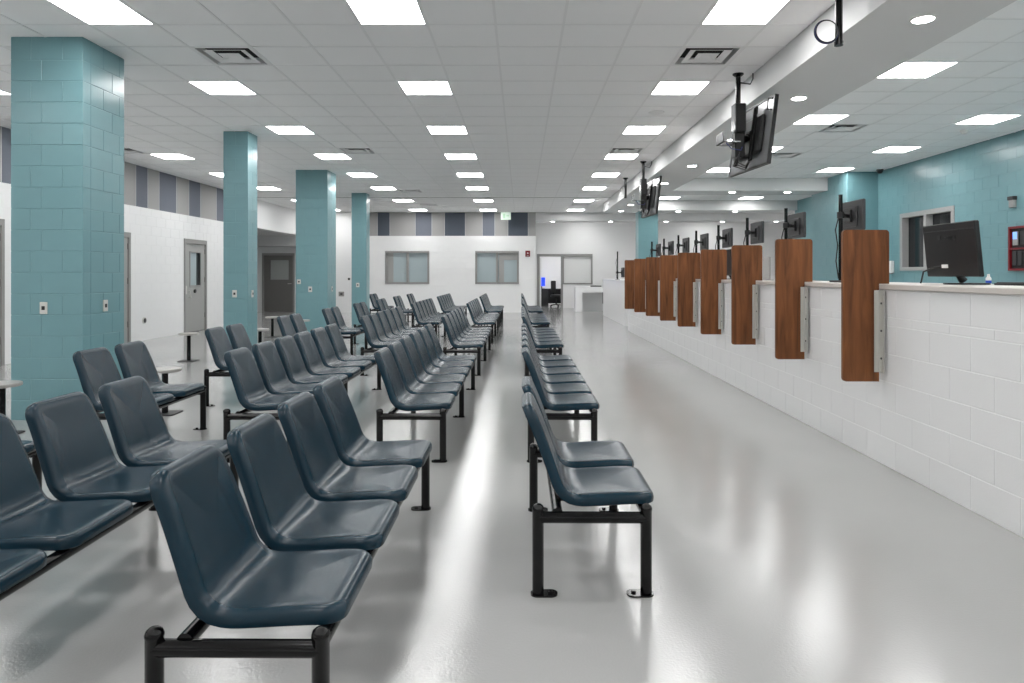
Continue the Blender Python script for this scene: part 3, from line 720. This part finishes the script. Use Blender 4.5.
# ------------------------------------------------------------------ monitors on poles behind the boards
POLE = MB().tube([(0, 0, .012), (0, 0, .84)], .019, 14).mesh('pole', 'black_metal', True)
PB = MB().cbox(-.06, .06, -.06, .06, 0, .014, .004).mesh('base', 'black_metal')
CLAMP = MB().tube([(0, 0, .64), (0, 0, .70)], .034, 14).mesh('clamp', 'black_plastic', True)
ARM = MB().tube([(0, 0, .67), (.07, .07, .67), (.15, .13, .67)], .02, 8).cbox(.13, .165, .08, .2, .61, .73, .004).mesh('arm', 'black_plastic')
MON = MB().cbox(.165, .195, -.1, .38, .525, .82, .008).cbox(.15, .17, .0, .28, .56, .76, .008).mesh('screen', 'dark_plastic')
MONF = MB().box(.195, .197, -.09, .37, .54, .81).mesh('display', 'glass_dark')
CAB = MB().tube([(-.02, .0, .62), (-.05, 0, .5), (-.028, 0, .35), (-.045, 0, .2), (-.02, 0, .03)], .006, 6).mesh('cable', 'black_plastic', True)
def pole_monitor(x, y, z, lab, grp, dz=-.028, hgt=1):
    t = thing('monitor_stand', lab, 'monitor', (x, y, z), group=grp)
    put('base', PB, t); put('pole', POLE, t); put('cable', CAB, t)
    a = put('clamp', CLAMP, t, (0, 0, dz)); put('arm', ARM, t, (0, 0, dz)); s = put('screen', MON, t, (0, 0, dz)); put('display', MONF, s)
for k in range(8):
    pole_monitor(3.08, 6.65+1.37*k, CZ, 'black pole-mounted monitor rising behind the %s privacy board' % ORD[k+1], 'pole monitors on the service counter')
pole_monitor(2.88, 20.6, 1.24, 'black pole with low monitor on the short far counter', None, dz=-.46)

# near desktop monitor seen from behind
def desk_monitor(x, y, lab, rz=0, logo=True):
    t = thing('desktop_monitor', lab, 'monitor', (x, y, CZ), rz)
    MB().prism([(.10+.13*math.cos(a), .16*math.sin(a)) for a in [2*math.pi*i/24 for i in range(24)]], 'z', 0.0005, .012).build('base', 'black_plastic', t)
    MB().tube([(.08, 0, .024), (.05, 0, .065), (.025, 0, .12)], [.028, .022, .02], 10).build('neck', 'black_plastic', t, True)
    tilt = .10
    sh = lambda z: (z-.055)*-tilt
    def slab(x0, x1, y0, y1, z0, z1, ch=.006):
        mb = MB().cbox(x0, x1, y0, y1, z0, z1, ch); mb.v = [(p[0]+sh(p[2]), p[1], p[2]) for p in mb.v]; return mb
    s = slab(0, .035, -.29, .29, .055, .425).build('casing', 'black_plastic', t)
    slab(.035, .037, -.28, .28, .07, .415, .0005).build('display', 'glass_dark', t)
    slab(-.006, .0, -.285, .285, .372, .378, .001).build('ridge', 'dark_plastic', s)
    slab(-.004, .001, .03, .1, .115, .14, .001).build('sticker', 'white_plastic', t)
    if logo:
        cu = bpy.data.curves.new('logo', 'FONT'); cu.body = 'BenQ'; cu.size = .062; cu.extrude = .0008; cu.align_x = 'LEFT'
        tmp = bpy.data.objects.new('logo_tmp', cu); COL.objects.link(tmp)
        bpy.context.view_layer.update()
        me = bpy.data.meshes.new_from_object(tmp.evaluated_get(bpy.context.evaluated_depsgraph_get())); bpy.data.objects.remove(tmp, do_unlink=True)
        me.materials.clear(); me.materials.append(M['logo_grey'])
        lo = put('logo', me, s, (sh(.31)-.003, .06, .31))
        lo.rotation_euler = (math.pi/2-.0, 0, -math.pi/2)
        MB().box(-.004, 0, .085, .12, .315, .345).build('mark', 'logo_grey', s).location = (sh(.33), 0, 0)
    MB().tube([(-.003, .1, .128), (-.03, .16, .12), (-.04, .27, .09), (-.02, .33, .02), (-.02, .34, .007)], .006, 8).build('cable', 'black_plastic', t, True)
    return t
desk_monitor(2.985, 4.78, 'black desktop monitor seen from behind on the counter nearest the viewer')
desk_monitor(2.95, 9.9, 'black desktop monitor half hidden behind the fourth privacy board', logo=False)
kb = thing('keyboard', 'black keyboard lying on the counter beside the near monitor', 'keyboard', (3.2, 4.35, CZ))
MB().cbox(-.07, .07, -.22, .22, 0, .014, .004).build('body', 'black_plastic', kb)
MB().cbox(-.06, .06, -.21, .21, .013, .02, .003).build('keys', 'dark_plastic', kb)
bt = thing('sanitizer_bottle', 'small clear bottle with blue label on the near counter', 'bottle', (3.32, 4.9, CZ))
MB().lathe([(.016, 0), (.018, .005), (.018, .045), (.01, .055)], 16).build('body', 'white_plastic', bt, True); MB().lathe([(.0185, .008), (.0185, .028)], 16).build('label_band', 'blue', bt, True); MB().lathe([(.009, .053), (.009, .07), (.006, .073)], 12).build('cap', 'white_plastic', bt, True)
for k, (x, y) in enumerate(((2.86, 6.05), (2.9, 7.5))):
    t = tag(MB().cbox(-.07, .07, -.2, .2, 0, .018, .005).build('keyboard', 'black_plastic'), 'dark keyboard on the counter between the %s boards' % ('first and second' if k == 0 else 'second and third'), 'keyboard'); t.location = (x, y, CZ)
t = thing('acrylic_sign', 'pale grey upright panel standing on the counter by the third board', 'panel', (2.93, 8.23, CZ))
MB().cbox(-.012, .012, -.1, .1, .01, .28, .003).build('sheet', 'panel_light', t); MB().cbox(-.05, .05, -.1, .1, 0, .012, .003).build('foot', 'panel_light', t)

# ------------------------------------------------------------------ things on the teal wall
t = thing('wall_sensor', 'small dark-topped sensor box on the teal wall', 'sensor', (XR, 11.02, fz(202, 11.02)))
MB().cbox(-.06, 0, -.055, .055, -.09, .05, .008).build('body', 'frame_grey', t); MB().cbox(-.075, 0, -.065, .065, .03, .09, .006).build('hood', 'dark_plastic', t)
t = thing('fire_cabinet', 'red-framed fire control cabinet on the teal wall at the right edge', 'panel', (XR, 10.74, 1.45))
hs = [(-.265, .265, .035, .335), (-.265, .265, .36, .665)]
box_with_holes('x', -.09, 0, -.3, .3, 0, .7, hs).build('frame', 'red', t)
MB().box(-.05, -.04, -.265, .265, .035, .335).box(-.05, -.04, -.265, .265, .36, .665).build('backing', 'black_plastic', t)
for k in range(4): MB().cbox(-.075, -.05, .14-.12*k, .23-.12*k, .08, .31, .006).build('module', 'dark_plastic', t)
hsx = MB().cbox(-.075, -.05, .11, .22, .4, .62, .006).build('keypad', 'frame_grey', t); MB().box(-.077, -.074, .12, .21, .5, .61).build('display', 'lcd_blue', hsx)
MB().cbox(-.07, -.05, -.2, .06, .4, .62, .006).build('cover', 'dark_plastic', t)
t = thing('soap_dispenser', 'small white box on the teal wall below the dark window', 'dispenser', (XR, 14.62, fz(267, 14.62)))
MB().cbox(-.08, 0, -.065, .065, -.13, .13, .012).build('body', 'white_plastic', t); MB().cbox(-.085, -.02, -.04, .04, -.15, -.12, .005).build('nozzle', 'frame_grey', t)

# ------------------------------------------------------------------ ceiling television mounts
CP = MB().lathe([(.062, 0), (.062, -.012), (.04, -.03)], 20).mesh('ceiling_plate', 'black_metal', True)
def ceiling_pole(y, L, lab):
    t = thing('ceiling_pole', lab, 'pole', (2.455, y, CEIL))
    put('ceiling_plate', CP, t); MB().tube([(0, 0, -.01), (0, 0, -L)], .028, 14).build('pole', 'black_metal', t, True)
    MB().tube([(0, 0, -L), (0, 0, -L-.03)], .034, 14).build('end_cap', 'black_metal', t, True)
    return t
t = ceiling_pole(5.33, .47, 'black ceiling pole with a coiled cable, nearest the viewer')
for q in range(3):
    MB().tube([(-.105+.0*q+(.085+.004*q)*math.cos(a), .006*q-.03, -.40+(.085+.003*q)*math.sin(a)) for a in [2*math.pi*i/28 for i in range(28)]], .0045, 6, closed=True).build('cable_coil', 'cable_blue' if q == 1 else 'black_plastic', t, True)
ceiling_pole(16.2, .45, 'bare black ceiling pole beyond the hanging televisions')
def tv(y, lab):
    t = thing('ceiling_television', lab, 'television', (2.455, y, CEIL))
    put('ceiling_plate', CP, t)
    MB().tube([(0, 0, -.01), (0, 0, -.85)], .028, 14).build('pole', 'black_metal', t, True)
    MB().tube([(.02, 0, -.1), (.12, -.05, -.13), (.16, -.02, -.06), (.16, -.02, 0)], .008, 6).build('power_cord', 'black_plastic', t, True)
    MB().cbox(-.06, .05, -.13, .0, -.68, -.36, .01).build('media_box', 'black_plastic', t)
    MB().cbox(-.072, -.06, -.12, .02, -.66, -.36, .003).build('box_cover', 'silver_back', t)
    MB().cbox(-.055, .055, -.07, .07, -.95, -.66, .01).build('hub', 'black_plastic', t)
    sh = MB().cbox(-.22, -.02, -.16, .1, -.80, -.785, .003).cbox(-.22, -.205, -.16, .1, -.80, -.68, .003).build('shelf', 'silver_back', t)
    MB().tube([(.03, 0, -.74), (.08, .02, -.73), (.10, .03, -.73)], .045, 10).build('arm', 'black_plastic', t, True)
    # frame of the screen: origin at its centre, x = facing normal, y = width, z = height
    c = Vector((.162, .02, -.725)); ang = math.radians(5); tl = math.radians(7)
    Rm = Matrix.Translation(c) @ Matrix.Rotation(ang, 4, 'Z') @ Matrix.Rotation(tl, 4, 'Y')
    def tf(mb): mb.v = [tuple(Rm @ Vector(p)) for p in mb.v]; return mb
    W_, H_ = 1.06, .74
    body = tf(MB().cbox(-.012, .008, -W_/2+.02, W_/2-.02, -H_/2+.02, H_/2-.02, .004)).build('screen_back', 'silver_back', t)
    tf(box_with_holes('x', -.02, .022, -W_/2, W_/2, -H_/2, H_/2, [(-W_/2+.022, W_/2-.022, -H_/2+.02, H_/2-.02)])).build('bezel', 'black_plastic', t)
    tf(MB().box(.008, .012, -W_/2+.022, W_/2-.022, -H_/2+.02, H_/2-.02)).build('display', 'glass_dark', t)
    tf(MB().cbox(-.06, -.012, -.36, .36, -.22, .2, .02)).build('rear_housing', 'black_plastic', body)
    for q in (-.2, .2): tf(MB().cbox(-.09, -.06, q-.03, q+.03, -.3, .3, .006)).build('mount_rail', 'black_metal', t)
    tf(MB().cbox(-.085, -.06, -.2, .2, -.05, .05, .005)).build('mount_plate', 'black_metal', t)
    tf(MB().tube([(-.03, -W_/2+.01, .32), (-.08, -W_/2+.02, .32), (-.08, -W_/2+.02, .2), (-.03, -W_/2+.01, .2)], .008, 6)).build('handle', 'black_metal', t)
    for q in range(3):
        MB().tube([(-.0, -.08, -.9), (-.03-.03*q, -.1, -1.02-.02*q), (.05, -.1, -1.06-.02*q), (.12, -.06, -.98), (.17, 0, -.9)], .007, 6).build('cable', 'black_plastic', t, True)
    MB().tube([(-.18, -.1, -.78), (-.12, -.14, -.87), (0, -.1, -.88), (.02, -.08, -.84)], .006, 6).build('cable', 'cable_blue', t, True)
tv(7.8, 'nearer ceiling-hung television seen from behind on a black pole')
tv(13.85, 'farther ceiling-hung television seen from behind on a black pole')
